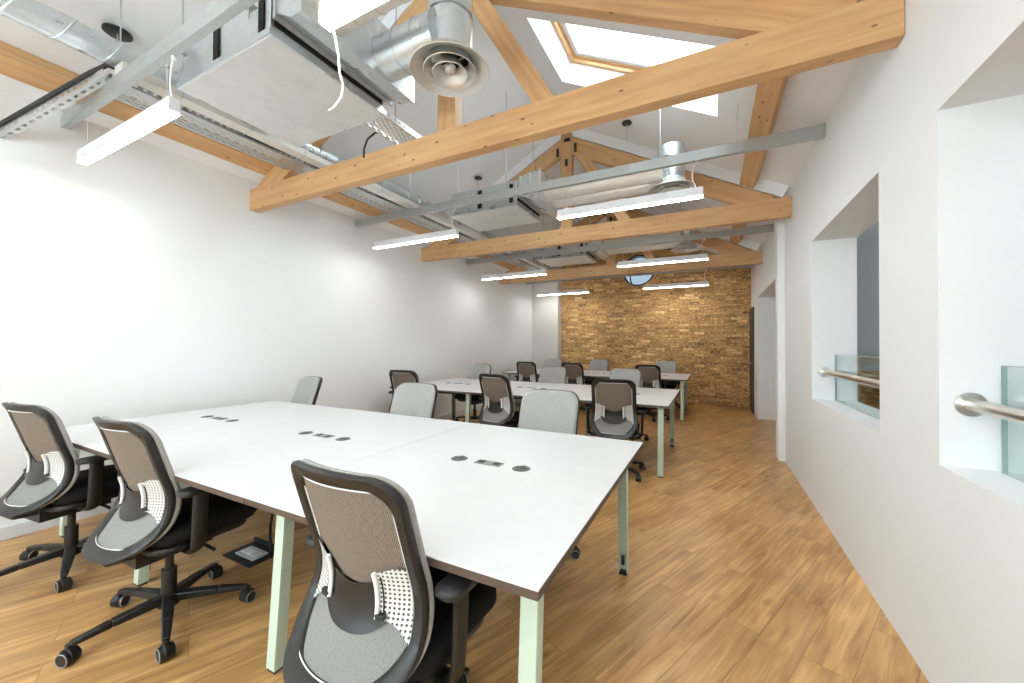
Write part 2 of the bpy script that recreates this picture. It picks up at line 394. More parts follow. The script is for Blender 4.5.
# round window
cx, cz = XC+.19, 3.165
mb = MB()
n = 48
for r, y in ((.375, Y1-.012), (.345, Y1-.012), (.345, Y1+.2), (.375, Y1+.2)):
    mb.v += [(cx+r*math.cos(2*PI*i/n), y, cz+r*math.sin(2*PI*i/n)) for i in range(n)]
mb.f = [(k*n+i, k*n+(i+1) % n, ((k+1) % 4)*n+(i+1) % n, ((k+1) % 4)*n+i) for k in range(4) for i in range(n)]
f = struct(mb.build('window_3', DGREY, smooth=40))
MB().tube([(cx-.12+.10*math.sin(t)*-1, Y1+.10, cz+.35*math.cos(t)) for t in [PI*i/12 for i in range(13)]], .016, 8).build('glazing_bar', DGREY, f, smooth=50)
MB().cyl((cx, Y1+.12, cz), (cx, Y1+.125, cz), .35, n=48).build('pane', m_glass('sky_dimming_pane', (.20, .222, .238)), f)  # dark tint added to tone down the overbright sky behind the bars
# baseboards
struct(MB().box(XL, XL+.014, Y0, 9.45, 0, .09).build('baseboard_left', HOUS, bevel=.003))
# pilaster on the right wall and thin boxing at the door opening
struct(MB().box(.70, XR+.02, 5.45, 5.62, 0, ZE+.02).build('trim_1', WALL, bevel=.004))
# corridor beyond the opening, and the light well beyond the windows
struct(MB().box(XR+.28, 3.2, 8.42, 8.6, 0, 3.2).build('wall_corridor', WALL))
struct(MB().box(3.0, 3.2, Y0-.2, 8.6, -.1, 3.6).build('wall_outer', WALL))
struct(MB().box(XR+.3, 3.0, 5.35, 5.62, 1.08, 3.4).build('wall_divider', GREYW))
struct(MB().box(XR+.3, 3.0, 5.35, 5.62, 0, 1.08).build('wall_parapet', BRICK))
struct(MB().box(XR+.3, 3.2, Y0-.2, Y0, 0, 3.6).build('wall_well_end', WALL))
struct(holed(rect(XR+.28, 3.2, Y0-.2, 8.6), [rect(1.7, 2.3, 1.2, 1.9)], 3.3, 3.45, 'xy').build('ceiling_well', CEIL))
struct(MB().box(1.9, 2.3, 5.3, 5.35, 0, 3.3).build('trim_2', GREYW))
# door at the far end of the right wall
d = struct(MB().box(XR-.03, XR+.01, 9.02, 9.66, 0, 2.12).build('door_1', DOORM, bevel=.003))
MB().cyl((XR-.075, 9.08, 1.0), (XR-.03, 9.08, 1.0), .012, n=10).cyl((XR-.075, 9.06, 1.0), (XR-.075, 9.18, 1.0), .010, n=10).build('door_handle', STEEL, d, smooth=40)
# white boxing between each rafter and the ceiling
for i, y in enumerate(YT):
    mb = MB()
    for sd in (1, -1):
        P = [(0, -.001), (LS-.05-.5*(sd < 0), -.001), (LS-.05-.5*(sd < 0), -.125), (0, -.125)]
        q = [slope_pt(sd, s, n_) for s, n_ in P]
        mb.prism(q, y+.006, y+.16)
    struct(mb.build('trim_%d' % (i+3), CEIL))

# ------------------------------------------------------------------ roof timbers
names = ['nearest timber roof truss, its tie beam sweeping across the top of the room',
         'middle timber roof truss, its apex and king post in full view',
         'farthest timber roof truss, in front of the brick wall and round window']
for i, y in enumerate(YT):
    o0 = (XC, y+.045, 2.72)
    t = empty('roof_truss', o0, names[i], 'roof truss')
    yc = y+.045
    beam('tie_beam', (XL+.002, yc, 2.825), (XR-.002, yc, 2.825), .21, .09, t, o0)
    for sd in (1, -1):
        a = slope_pt(sd, LS-.12, -.235); b = slope_pt(sd, .05, -.235)
        beam('rafter', (a[0], yc, a[1]), (b[0], yc, b[1]), .20, .082, t, o0)
    beam('king_post', (XC, yc, 2.9), (XC, yc, ZA-.13), .16, .086, t, o0, up=(1, 0, 0))
    beam('strut', (-.95, yc, 2.90), (-1.56, yc, 3.93), .13, .074, t, o0)
    for (px, pz, w, h) in ((XC-.125, 3.98, .04, .12), (XC+.125, 4.0, .04, .12), (XC, 3.82, .045, .10), (XC+.01, 4.13, .09, .05)):
        MB().box(px-w/2, px+w/2, yc-.047, yc-.040, pz-h/2, pz+h/2).xf(Matrix.Translation(-Vector(o0))).build('steel_plate', DGREY, t, bevel=.002)
for sd, lab in ((1, 'pale timber purlin running back under the right ceiling slope, beside the skylight'), (-1, 'pale timber purlin running back under the left ceiling slope above the cable tray')):
    s = 2.435 if sd == 1 else 2.53
    a = slope_pt(sd, s, -.062)
    o = beam('purlin', (a[0], Y0, a[1]), (a[0], Y1, a[1]), .122, .15, None, (0, 0, 0), up=(sn*sd, 0, cs))
    tag(o, lab, 'beam')

# ------------------------------------------------------------------ steel channels
YC = [1.02, 3.66, 6.35, 9.04]
cl = ['zinc support channel closest to the camera, crossing the top left corner', 'long zinc support channel between the nearest and middle roof trusses',
      'zinc support channel between the middle and farthest roof trusses', 'zinc support channel between the farthest truss and the brick wall']
for i, y in enumerate(YC):
    t = empty('support_channel', (XC, y, 2.92), cl[i], 'metal channel')
    x0, x1 = XL-XC+.002, XR-XC-.002
    w, h, k = .042, .085, .004
    a = w/2
    mb = MB().prism([(-a, 0), (a, 0), (a, h), (a-.012, h), (a-.012, h-k), (a-k, h-k), (a-k, k), (-a+k, k), (-a+k, h-k), (-a+.012, h-k), (-a+.012, h), (-a, h)], x0, x1, 'yz')
    mb.build('channel', STRUTM, t)
    MB().box(1.98, x1, -w/2-.005, w/2+.005, -.005, h+.005).build('splice_sleeve', STRUTM, t, bevel=.002)
    for x in (-3.3, -.4, .2):
        d = abs(x-XC); zc = ZA-SL*d
        MB().cyl((x-XC, 0, h-.02), (x-XC, 0, zc-2.92), .004, n=8).build('threaded_rod', STRUTM, t)

# ------------------------------------------------------------------ pendant lights
g = None
def pendant(y, x0, zb, label):
    L = 1.31
    t = empty('pendant_light', (x0+L/2, y, zb), label, 'pendant light', 'linear pendant lights')
    MB().box(-L/2, L/2, -.027, .027, .008, .082).build('housing', HOUS, t, bevel=.003)
    MB().box(-L/2+.004, L/2-.004, -.024, .024, -.002, .010).build('diffuser', LAMP, t)
    for sx in (-1, 1):
        MB().cyl((sx*(L/2-.09), 0, .08), (sx*(L/2-.09), 0, 2.92-zb), .0018, n=6).cyl((sx*(L/2-.09), 0, .080), (sx*(L/2-.09), 0, .10), .008, n=10).build('suspension_wire', HOUS, t)
    pts = [(L/2-.05+.035*math.sin(k/8*PI*1.0)*(-1 if k < 9 else 1), .012, .08+(2.918-zb-.08)*k/8) for k in range(9)]
    MB().tube(pts, .0045, 8).cyl((L/2-.05, .012, 2.90-zb), (L/2-.05, .012, 2.925-zb), .012, n=10).build('power_cable', WHITEPL, t, smooth=50)
    return t
PL = [(1.02, -3.9, 2.585, 'bright linear pendant light at upper left, below the channel closest to the camera'),
      (1.02, -1.375, 2.60, 'bright linear pendant light cut by the top edge, beside the round ceiling diffuser'),
      (3.66, -3.9, 2.585, 'linear pendant light left of the middle truss end, hung near the left wall'),
      (3.66, -1.365, 2.605, 'linear pendant light right of centre, hung in front of the middle truss'),
      (6.35, -3.9, 2.59, 'linear pendant light in front of the left end of the farthest tie beam'),
      (6.35, -1.34, 2.61, 'linear pendant light overlapping the round window and farthest tie beam'),
      (9.04, -3.9, 2.60, 'small far pendant light at the left edge of the brick wall'),
      (9.04, -1.34, 2.61, 'small far pendant light below the round window against the brick wall')]
for a in PL: pendant(*a)
for x in (-3.9, -1.37): tag(pendant(-1.66, x, 2.6, ''), 'added unseen pendant light behind the viewpoint, brightening the near end of the room', 'pendant light', 'linear pendant lights')  # extra out-of-view pair, added to light the near half of the room

# ------------------------------------------------------------------ air handling
HY = [0, 2.68, 5.36]
where = ['closest to the camera in the nearest bay', 'in the bay behind the nearest truss', 'in the far bay behind the middle truss']
for i, dy in enumerate(HY):
    x0, x1, y0, y1 = (-2.93, -1.98, 1.16, 1.95) if i == 0 else (-2.84, -1.92, 1.17, 1.86)
    o0 = ((x0+x1)/2, (y0+y1)/2+dy, 2.905)
    hx, hy = (x1-x0)/2, (y1-y0)/2
    t = empty('fan_coil_unit', o0, 'flat grey metal fan coil unit '+where[i], 'fan coil unit')
    MB().box(-hx+.01, hx-.01, -hy+.01, hy-.01, .012, .28).build('casing', GALV, t, bevel=.004)
    MB().box(-hx+.012, hx-.012, -hy+.012, hy-.012, -.003, .012).build('bottom_panel', GALVP, t, bevel=.002)
    holed(rect(-hx, hx, -hy, hy), [rect(-hx+.012, hx-.012, -hy+.012, hy-.012)], -.001, .03, 'xy').build('flange', GALV, t)
    MB().box(-.06, -.005, -hy+.002, -hy+.012, .035, .245).build('vent_slot', VOIDM, t)
    MB().box(hx-.10, hx-.055, -hy+.002, -hy+.012, .035, .245).build('vent_slot', VOIDM, t)
    MB().box(hx-.012, hx-.006, -hy+.03, hy-.03, .06, .13).build('outlet_shadow', VOIDM, t)  # black strip painting the shadow band between unit and plenum
    for sx in (-1, 1):
        for sy in (-1, 1):
            x, y = sx*(hx*.72), sy*(hy+.025)
            zc = ZA-SL*abs(x+o0[0]-XC)-2.905
            MB().box(x-.03, x+.03, min(y, sy*hy), max(y, sy*hy)+0, .16, .168).cyl((x, y, .1), (x, y, zc), .005, n=8).cyl((x, y, .15), (x, y, .16), .014, n=6).cyl((x, y, .168), (x, y, .178), .014, n=6).build('hanger_bracket', STRUTM, t)
    # supply plenum with the sloping underside
    px0, px1, py0, py1 = x1+.02, -1.76 if i == 0 else -1.66, y0+.02, y1+.02
    t = empty('supply_plenum', (px0, (py0+py1)/2+dy, 2.95), 'galvanised air plenum beside the fan coil unit '+where[i], 'air plenum')
    w = px1-px0; hy = (py1-py0)/2
    mb = MB().hexa([(0, -hy, .06), (w*.55, -hy, .0), (w*.55, hy, .0), (0, hy, .06)], [(0, -hy, .26), (w*.55, -hy, .30), (w*.55, hy, .30), (0, hy, .26)])
    mb.box(w*.55, w, -hy, hy, 0, .30)
    mb.build('plenum_box', GALV, t, bevel=.003)
    MB().box(w-.015, w+.01, -hy-.006, hy+.006, -.012, .312).build('end_flange', GALV, t, bevel=.002)
    MB().box(-.010, .010, -hy-.01, hy+.01, .03, .28).build('joint_flange', STRUTM, t, bevel=.002)
# round ducts from each plenum to the diffusers
def ring_duct(mb, p0, p1, r, step=.10):
    p0 = Vector(p0); p1 = Vector(p1); L = (p1-p0).length; n = max(1, int(L/step)); d = (p1-p0)/L
    mb.cyl(p0, p1, r, n=32)
    for k in range(n+1):
        c = p0+d*min(L-.006, k*L/n); mb.cyl(c, c+d*.008, r+.005, n=32, caps=True)
    return mb
dn = ['nearest bay', 'bay behind the nearest truss', 'far bay behind the middle truss']
for i, dy in enumerate(HY):
    xs = -1.75 if i == 0 else -1.65
    for k, (yy, r, m) in enumerate(((1.34, .11, FOIL), (1.73, .12, GALV if i == 0 else FOIL))):
        xe = (-.45 if k == 0 else -1.34) if i == 0 else (-.42 if k == 0 else -.38)
        if i: yy = (1.40, 1.66)[k]; r = .105
        o = MB(); ring_duct(o, (0, 0, 0), (xe-xs-.0, 0, 0), r, .13 if m is FOIL else .11)
        ob = o.build('round_duct', m, smooth=40); ob.location = (xs, yy+dy, 3.07+.01*i)
        tag(ob, ('front ' if k == 0 else 'rear ')+('round air duct leaving the plenum, ' if k == 0 else 'round air duct to the ceiling diffuser, ')+dn[i], 'air duct', 'round supply air ducts')
DC = [(-1.325, 1.79, 2.89), (-.35, 4.18, 2.90), (-.35, 6.86, 2.90)]
dl = ['large round metal ceiling diffuser on a vertical duct, nearest the camera', 'round ceiling diffuser above the pendant light in front of the middle truss', 'far round ceiling diffuser behind the middle truss, partly hidden']
for c, lab in zip(DC, dl):
    t = empty('ceiling_diffuser', c, lab, 'air diffuser', 'round ceiling diffusers')
    MB().lathe([(.127, .02), (.127, .40), (.122, .43), (.10, .445), (0.001, .45)], n=40).build('duct_neck', GALV, t, smooth=40)
    MB().lathe([(.131, .30), (.131, .315), (.127, .315)], n=40).build('duct_collar', GALV, t, smooth=40)
    MB().lathe([(.120, .085), (.135, .055), (.165, .03), (.205, .012), (.222, .0), (.226, .004), (.222, .012), (.20, .024), (.165, .045), (.138, .07), (.127, .10), (.12, .10)], n=48).build('outer_ring', ALU, t, smooth=50)
    MB().lathe([(.105, .06), (.125, .025), (.148, .0), (.152, .004), (.13, .03), (.11, .065), (.105, .06)], n=48).build('inner_ring', ALU, t, smooth=50)
    MB().lathe([(.055, .055), (.07, .02), (.098, -.012), (.102, -.008), (.075, .028), (.06, .06), (.055, .055)], n=48).build('inner_cone', ALU, t, smooth=50)
    MB().lathe([(.0001, .10), (.119, .10), (.1195, .11), (.0001, .11)], n=32).build('dark_throat', VOIDM, t)
    MB().lathe([(.0001, .0), (.018, .002), (.03, .012), (.034, .03), (.0001, .035)], n=24).cyl((0, 0, .03), (0, 0, .1), .008, n=10).box(-.11, .11, -.004, .004, .05, .056).box(-.004, .004, -.11, .11, .05, .056).build('centre_cap', ALU, t, smooth=50)
# spiral duct along the left side
R = .078; y0, y1 = -1.5, 9.3; mb = MB(); mb.cyl((0, y0, 0), (0, y1, 0), R, n=32)
pts = []; yy = y0+.02
while yy < y1-.02:
    a = 2*PI*(yy/.2); pts.append(((R+.001)*math.cos(a), yy, (R+.001)*math.sin(a))); yy += .008
mb.tube(pts, .0055, 5)
ob = mb.build('spiral_duct', GALV, smooth=45); ob.location = (-3.34, 0, 3.155)
tag(ob, 'long galvanised spiral duct running back along the left side from the top left corner', 'air duct')
# trunking beneath it
ob = MB().box(-.055, .055, 1.0, 9.3, 0, .055).build('cable_trunking', TRUNK, bevel=.003); ob.location = (-3.26, 0, 3.010)
tag(ob, 'pale square cable trunking running beside the perforated cable tray', 'cable trunking')
for y in [1.3+.45*k for k in range(17)]:
    MB().box(-.058, .058, y, y+.012, -.002, .058).build('joint_clip', STRUTM, ob)

def perf_tray(L, W, cell=.018, h=.045):
    mb = MB(); nx = int(W/cell); ny = int(L/cell); cw = W/nx; cl_ = L/ny
    vid = {}
    def V(i, j):
        if (i, j) not in vid: vid[(i, j)] = len(mb.v); mb.v.append((i*cw-W/2, j*cl_, 0))
        return vid[(i, j)]
    for j in range(ny):
        for i in range(nx):
            hole = 0 < i < nx-1 and ((i % 2 == 1 and j % 4 < 2) or (i % 2 == 0 and j % 4 >= 2))
            if not hole: mb.f.append((V(i, j), V(i+1, j), V(i+1, j+1), V(i, j+1)))
    for sx in (-1, 1):
        x = sx*W/2
        k = 0
        # upstand with slots
        mb.add([(x, 0, 0), (x, L, 0), (x, L, h*.3), (x, 0, h*.3)], [(0, 1, 2, 3)])
        mb.add([(x, 0, h*.65), (x, L, h*.65), (x, L, h), (x, 0, h)], [(0, 1, 2, 3)])
        while k*.05+.03 < L:
            a = k*.05; mb.add([(x, a, h*.3), (x, a+.03, h*.3), (x, a+.03, h*.65), (x, a, h*.65)], [(0, 1, 2, 3)]); k += 1
        mb.add([(x, 0, h), (x, L, h), (x-sx*.01, L, h), (x-sx*.01, 0, h)], [(0, 1, 2, 3)])
    return mb
ob = perf_tray(8.2, .26).build('cable_tray', TRAYM, solid=.002); ob.location = (-3.51, 1.03, 3.012)
tag(ob, 'long perforated metal cable tray running back along the left side above the purlin', 'cable tray')
br = perf_tray(.97, .048, .016, .045); 
ob = br.build('cable_tray', TRAYM, solid=.002)
p0, p1 = Vector((-3.40, 1.00, 3.02)), Vector((-4.245, .735, 2.71)); d = (p1-p0).normalized()
yv = d; xv = d.cross(Vector((0, 0, 1))).normalized(); zv = xv.cross(yv)
M = Matrix((xv, yv, zv)).transposed().to_4x4(); M.translation = p0; ob.matrix_local = M
tag(ob, 'short sloping slotted cable tray dropping to the left wall in the top left corner', 'cable tray')
pts = [p0+Vector((.25, .9, .03)), p0+Vector((.13, .45, .05)), p0+Vector((.06, .12, .06)), p0+Vector((0, -.01, .075))]+[p0+(p1-p0)*t+Vector((0, -.034, .05)) for t in (.1, .3, .5, .7, .9, .98)]
tag(MB().tube(pts, .014, 8).build('cable_bundle', DARK, smooth=60), 'black cable bundle lying along the short sloping cable tray', 'cable')
tag(MB().tube([(-3.37+.02*math.sin(k*1.3), 1.3+.25*k, 3.045+.012*math.sin(k*2.1)) for k in range(31)], .016, 8).build('cable_bundle', DARK, smooth=60), 'black cable bundle lying in the long perforated cable tray', 'cable')
ob = perf_tray(.8, .22).build('cable_tray', TRAYM, solid=.002); ob.location = (-2.17, 1.97, 2.96)
tag(ob, 'short perforated cable tray piece behind the nearest fan coil unit, above the tie beam', 'cable tray')
for x, y in ((-2.28, 2.12), (-2.06, 2.12)):
    zc = ZA-SL*abs(x-XC)
    MB().cyl((x+2.17, y-1.97, 0), (x+2.17, y-1.97, zc-2.96), .004, n=8).build('threaded_rod', STRUTM, ob)
# loose cables near the nearest tie beam
pts = [(-2.30, 2.25, 3.02), (-2.36, 2.24, 2.99), (-2.43, 2.26, 2.93), (-2.45, 2.27, 2.86)]
tag(MB().tube([(-2.28, 2.2, 2.98), (-2.35, 2.2, 3.0), (-2.43, 2.2, 2.97), (-2.47, 2.2, 2.90), (-2.47, 2.2, 2.83)], .008, 8).build('loose_cable', DARK, smooth=60), 'short black loop of cable dropping behind the nearest tie beam', 'cable')
tag(MB().tube([(-1.36, 1.03, 2.70), (-1.365, 1.03, 2.66), (-1.35, 1.05, 2.58), (-1.34, 1.06, 2.50), (-1.345, 1.07, 2.44), (-1.335, 1.08, 2.39), (-1.345, 1.08, 2.345), (-1.385, 1.08, 2.315), (-1.42, 1.08, 2.31)], .0045, 8).build('loose_cable', WHITEPL, smooth=60),
    'white cable dangling from the pendant light beside the round diffuser', 'cable')
# detectors / roses on the slopes
for (x, y, r, lab) in ((-3.51, 1.07, .075, 'grey round ceiling disc above the spiral duct in the top left corner'), (-3.65, 3.58, .055, 'dark round ceiling disc above the spiral duct, behind the nearest tie beam'),
                       (-2.93, 4.64, .055, 'dark round ceiling disc on the left slope above the middle fan coil unit'), (-.84, 4.46, .055, 'dark round ceiling disc on the right slope in front of the middle truss')):
    zc = ZA-SL*abs(x-XC); t = empty('ceiling_sensor', (x, y, zc), lab, 'ceiling sensor', 'round ceiling sensors')
    MB().lathe([(.0001, -.035), (r*.9, -.035), (r, -.03), (r, -.02), (.0001, -.012)], n=28).build('disc', DGREY, t, smooth=40)
    MB().cyl((0, 0, -.03), (0, 0, .03), .012, n=10).build('stem', DGREY, t)
    MB().cyl((0, 0, -.03), (0, 0, -.26), .004, n=8).build('cable', STRUTM, t)

# ------------------------------------------------------------------ desks
ZT = .747; TW = 1.222; TD = 1.605
def desk(y0, label):
    x1 = -.364; x0 = x1-3*TW
    t = empty('bench_desk', ((x0+x1)/2, y0+TD/2, 0), label, 'desk', 'white bench desks in three rows')
    hw = 3*TW/2; hd = TD/2
    for k in range(3):
        a = -hw+k*TW+.0015; b = a+TW-.003
        tp = MB().box(a, b, -hd, hd, ZT-.004, ZT).build('tabletop', TOPM, t)
        MB().box(a, b, -hd, hd, ZT-.027, ZT-.004).build('edge_band', EDGE, tp)
        c = (a+b)/2
        for sx in (-1, 1):
            gr = MB().lathe([(.0001, ZT+.003), (.040, ZT+.003), (.044, ZT+.0005), (.044, ZT-.002)], (c+sx*.177, 0, 0), 28).build('cable_grommet', mGREY, t, smooth=40)
            MB().box(c+sx*.177-.03, c+sx*.177+.03, -.003, .003, ZT+.003, ZT+.0045).box(c+sx*.177-.004, c+sx*.177+.004, .0, .04, ZT+.003, ZT+.0042).build('grommet_slot', DARK, gr)
        so = MB().box(c-.072, c+.072, -.030, .030, ZT-.002, ZT+.004).build('power_socket', mGREY2, t, bevel=.003)
        MB().box(c-.060, c-.022, -.02, .02, ZT+.003, ZT+.0055).box(c+.024, c+.062, -.02, .02, ZT+.003, ZT+.0055).build('socket_insert', DARK, so, bevel=.002)
        # cable basket under the top
        MB().box(c-.45, c+.45, -.11, .11, ZT-.15, ZT-.145).box(c-.45, c+.45, -.11, -.105, ZT-.15, ZT-.07).box(c-.45, c+.45, .105, .11, ZT-.15, ZT-.07).build('cable_basket', DGREY, t)
    for k, x in enumerate((-hw+.06, -hw+TW, -hw+2*TW, hw-.09)):
        for sy in (-1, 1):
            top = Vector((x, sy*(hd-.17), ZT-.055)); bot = Vector((x, sy*(hd-.13), .012))
            w, dp, k_ = .054, .048, .006
            mb = MB()
            def pt(p, ex, ey): return (p.x+ex, p.y+ey*sy, p.z)
            # C-profile leg, open towards the inside of the desk
            for (ex0, ex1, ey0, ey1) in ((-w/2, w/2, dp/2-k_, dp/2), (-w/2, -w/2+k_, -dp/2, dp/2-k_), (w/2-k_, w/2, -dp/2, dp/2-k_)):
                q = lambda p: [pt(p, ex0, ey0), pt(p, ex1, ey0), pt(p, ex1, ey1), pt(p, ex0, ey1)]
                mb.hexa(q(bot), q(top))
            lg = mb.build('leg', LEGM, t, bevel=.002)
            MB().box(x-.023, x+.023, bot.y-.020, bot.y+.020, 0, .014).build('foot_pad', DARK, lg)
            MB().box(x-.008, x+.008, min(bot.y-sy*.02, bot.y-sy*.026), max(bot.y-sy*.02, bot.y-sy*.026)+.012, .06, .11).build('leg_slot', DARK, lg)
        MB().box(x-.03, x+.03, -hd+.13, hd-.13, ZT-.062, ZT-.028).build('leg_crossbar', LEGM, t, bevel=.002)
    for sy in (-1, 1):
        MB().box(-hw+.09, hw-.09, sy*.42-.02, sy*.42+.02, ZT-.060, ZT-.028).build('support_rail', LEGM, t, bevel=.002)
    return t
mGREY = mat('grey_grommet', (.10, .11, .11), .45); mGREY2 = mat('grey_socket_plate', (.22, .23, .23), .4)
desk(.855, 'long white bench desk filling the foreground, pale green legs and dark edge')
desk(4.075, 'long white bench desk in the middle row, behind the foreground desk')
desk(7.42, 'long white bench desk in the far row before the brick wall')

# floor box and its cable
t = empty('floor_box', (-2.585, 1.447, 0), 'open floor socket box with pale outlets set in the floor under the foreground desk', 'floor socket')
MB().box(-.15, .15, -.10, .10, 0, .006).build('frame', DARK, t, bevel=.002)
MB().box(-.09, .10, -.055, .045, .006, .014).build('outlet_plate', GALVP, t, bevel=.002)
for k in range(3):
    MB().box(-.075+k*.058, -.035+k*.058, -.03, .02, .014, .019).build('socket', WHITEPL, t, bevel=.002)
MB().box(-.15, .15, .095, .105, .006, .03).build('lid_edge', DARK, t)
tag(MB().tube([(-2.48, 1.50, .02), (-2.485, 1.50, .06), (-2.49, 1.50, .12), (-2.47, 1.49, .2), (-2.42, 1.48, .32), (-2.405, 1.48, .45), (-2.41, 1.49, .58), (-2.43, 1.52, .603)], .009, 8).build('power_cable', DARK, smooth=60), 'black power cable rising from the floor socket box to the foreground desk', 'cable')

# ------------------------------------------------------------------ office chair
def prof(v):     # y of the back at height fraction v
    P = [(0, -.262), (.06, -.232), (.13, -.192), (.27, -.140), (.42, -.130), (.6, -.160), (.8, -.196), (1, -.231)]
    for (a, ya), (b, yb) in zip(P, P[1:]):
        if v <= b+1e-9:
            t = (v-a)/(b-a); i = P.index((a, ya))
            m0 = (yb-P[i-1][1])/(b-P[i-1][0]) if i > 0 else (yb-ya)/(b-a)
            m1 = (P[i+2][1]-ya)/(P[i+2][0]-a) if i+2 < len(P) else (yb-ya)/(b-a)
            h = b-a
            return (2*t**3-3*t**2+1)*ya+(t**3-2*t**2+t)*h*m0+(-2*t**3+3*t**2)*yb+(t**3-t**2)*h*m1
    return P[-1][1]
ZB0, ZB1 = .412, 1.0
def hwid(v, inset=0):
    return .222+.015*math.exp(-((v-.16)/.22)**2)-inset
def vlim(s, ct, cb, inset):   # vertical limits at column s (|s|<=1)
    H = ZB1-ZB0; s = min(1, abs(s)); W = .21
    def cor(rad):
        s0 = 1-rad/W
        if s <= s0: return 0
        q = (s-s0)/(1-s0); return rad*(1-math.sqrt(max(0, 1-q*q)))
    return (inset+cor(cb)+.010*s*s)/H, 1-(inset+cor(ct)+.006*s*s)/H
def S3(s, v, inset, yoff):
    x = s*hwid(v, inset)
    y = prof(min(1, max(0, v)))+.048*s*s+yoff
    return (x, y, ZB0+(ZB1-ZB0)*v)
def loop(inset, yoff, ct=.076, cb=.115, n=48, shrink=1.):
    pts = []
    ss = [math.sin(PI/2*(-1+2*k/(n-1))) for k in range(n)]
    top = []; bot = []
    for s in ss:
        lo, hi = vlim(s, ct, cb, inset)
        top.append(S3(s, hi, inset, yoff)); bot.append(S3(s, lo, inset, yoff))
    side = []
    lo, hi = vlim(1, ct, cb, inset)
    right = [S3(1, hi+(lo-hi)*k/14, inset, yoff) for k in range(1, 14)]
    left = [S3(-1, lo+(hi-lo)*k/14, inset, yoff) for k in range(1, 14)]
    return top+right+bot[::-1]+left
def bridge(mb, loops, close=True):
    n = len(loops[0]); o = len(mb.v)
    for l in loops: mb.v += l
    for a in range(len(loops) if close else len(loops)-1):
        b = (a+1) % len(loops)
        mb.f += [(o+a*n+i, o+a*n+(i+1) % n, o+b*n+(i+1) % n, o+b*n+i) for i in range(n)]
def cap_loop(mb, inset, yoff, ct, cb, n=48, nr=16):   # filled surface made of columns
    ss = [math.sin(PI/2*(-1+2*k/(n-1))) for k in range(n)]; o = len(mb.v)
    for s in ss:
        lo, hi = vlim(s, ct, cb, inset)
        for j in range(nr+1): mb.v.append(S3(s, lo+(hi-lo)*j/nr, inset, yoff))
    mb.f += [(o+i*(nr+1)+j, o+(i+1)*(nr+1)+j, o+(i+1)*(nr+1)+j+1, o+i*(nr+1)+j+1) for i in range(n-1) for j in range(nr)]
def patch(s0, s1, vlo, vhi, inset, yoff, nc=40, nr=24, uvs=None):
    mb = MB(); mb.uv = [] if uvs else None
    for i in range(nc+1):
        s = s0+(s1-s0)*i/nc
        a, b = vlo(s), vhi(s)
        for j in range(nr+1):
            v = a+(b-a)*j/nr; p = S3(s, v, inset, yoff); mb.v.append(p)
            if uvs: mb.uv.append((p[0]/uvs, p[2]/uvs))
    mb.f = [(i*(nr+1)+j, (i+1)*(nr+1)+j, (i+1)*(nr+1)+j+1, i*(nr+1)+j+1) for i in range(nc) for j in range(nr)]
    return mb
def sq(s, k=.0): return s*s
def rounded_slab(mb, cx, cy, w, d, z0, z1, r, edge, n=10, dome=0):
    def ol(ins):
        pts = []
        for (qx, qy, a0) in ((1, 1, 0), (-1, 1, PI/2), (-1, -1, PI), (1, -1, 1.5*PI)):
            for k in range(n+1):
                a = a0+PI/2*k/n; rr = max(.001, r-ins)
                pts.append((cx+qx*(w/2-r)+rr*math.cos(a), cy+qy*(d/2-r)+rr*math.sin(a)))
        return pts
    L = []
    for (ins, z) in ((edge*2, z0), (edge*.6, z0+edge*.3), (0, z0+edge), (0, z1-edge), (edge*.3, z1-edge*.4), (edge, z1)):
        L.append([(p[0], p[1], z) for p in ol(ins)])
    o = len(mb.v); m = len(L[0])
    for l in L: mb.v += l
    for a in range(len(L)-1): mb.f += [(o+a*m+i, o+a*m+(i+1) % m, o+(a+1)*m+(i+1) % m, o+(a+1)*m+i) for i in range(m)]
    mb.f += [tuple(o+i for i in range(m))[::-1], tuple(o+(len(L)-1)*m+i for i in range(m))]
    return mb
BASEKIDS = ('star_base', 'caster')
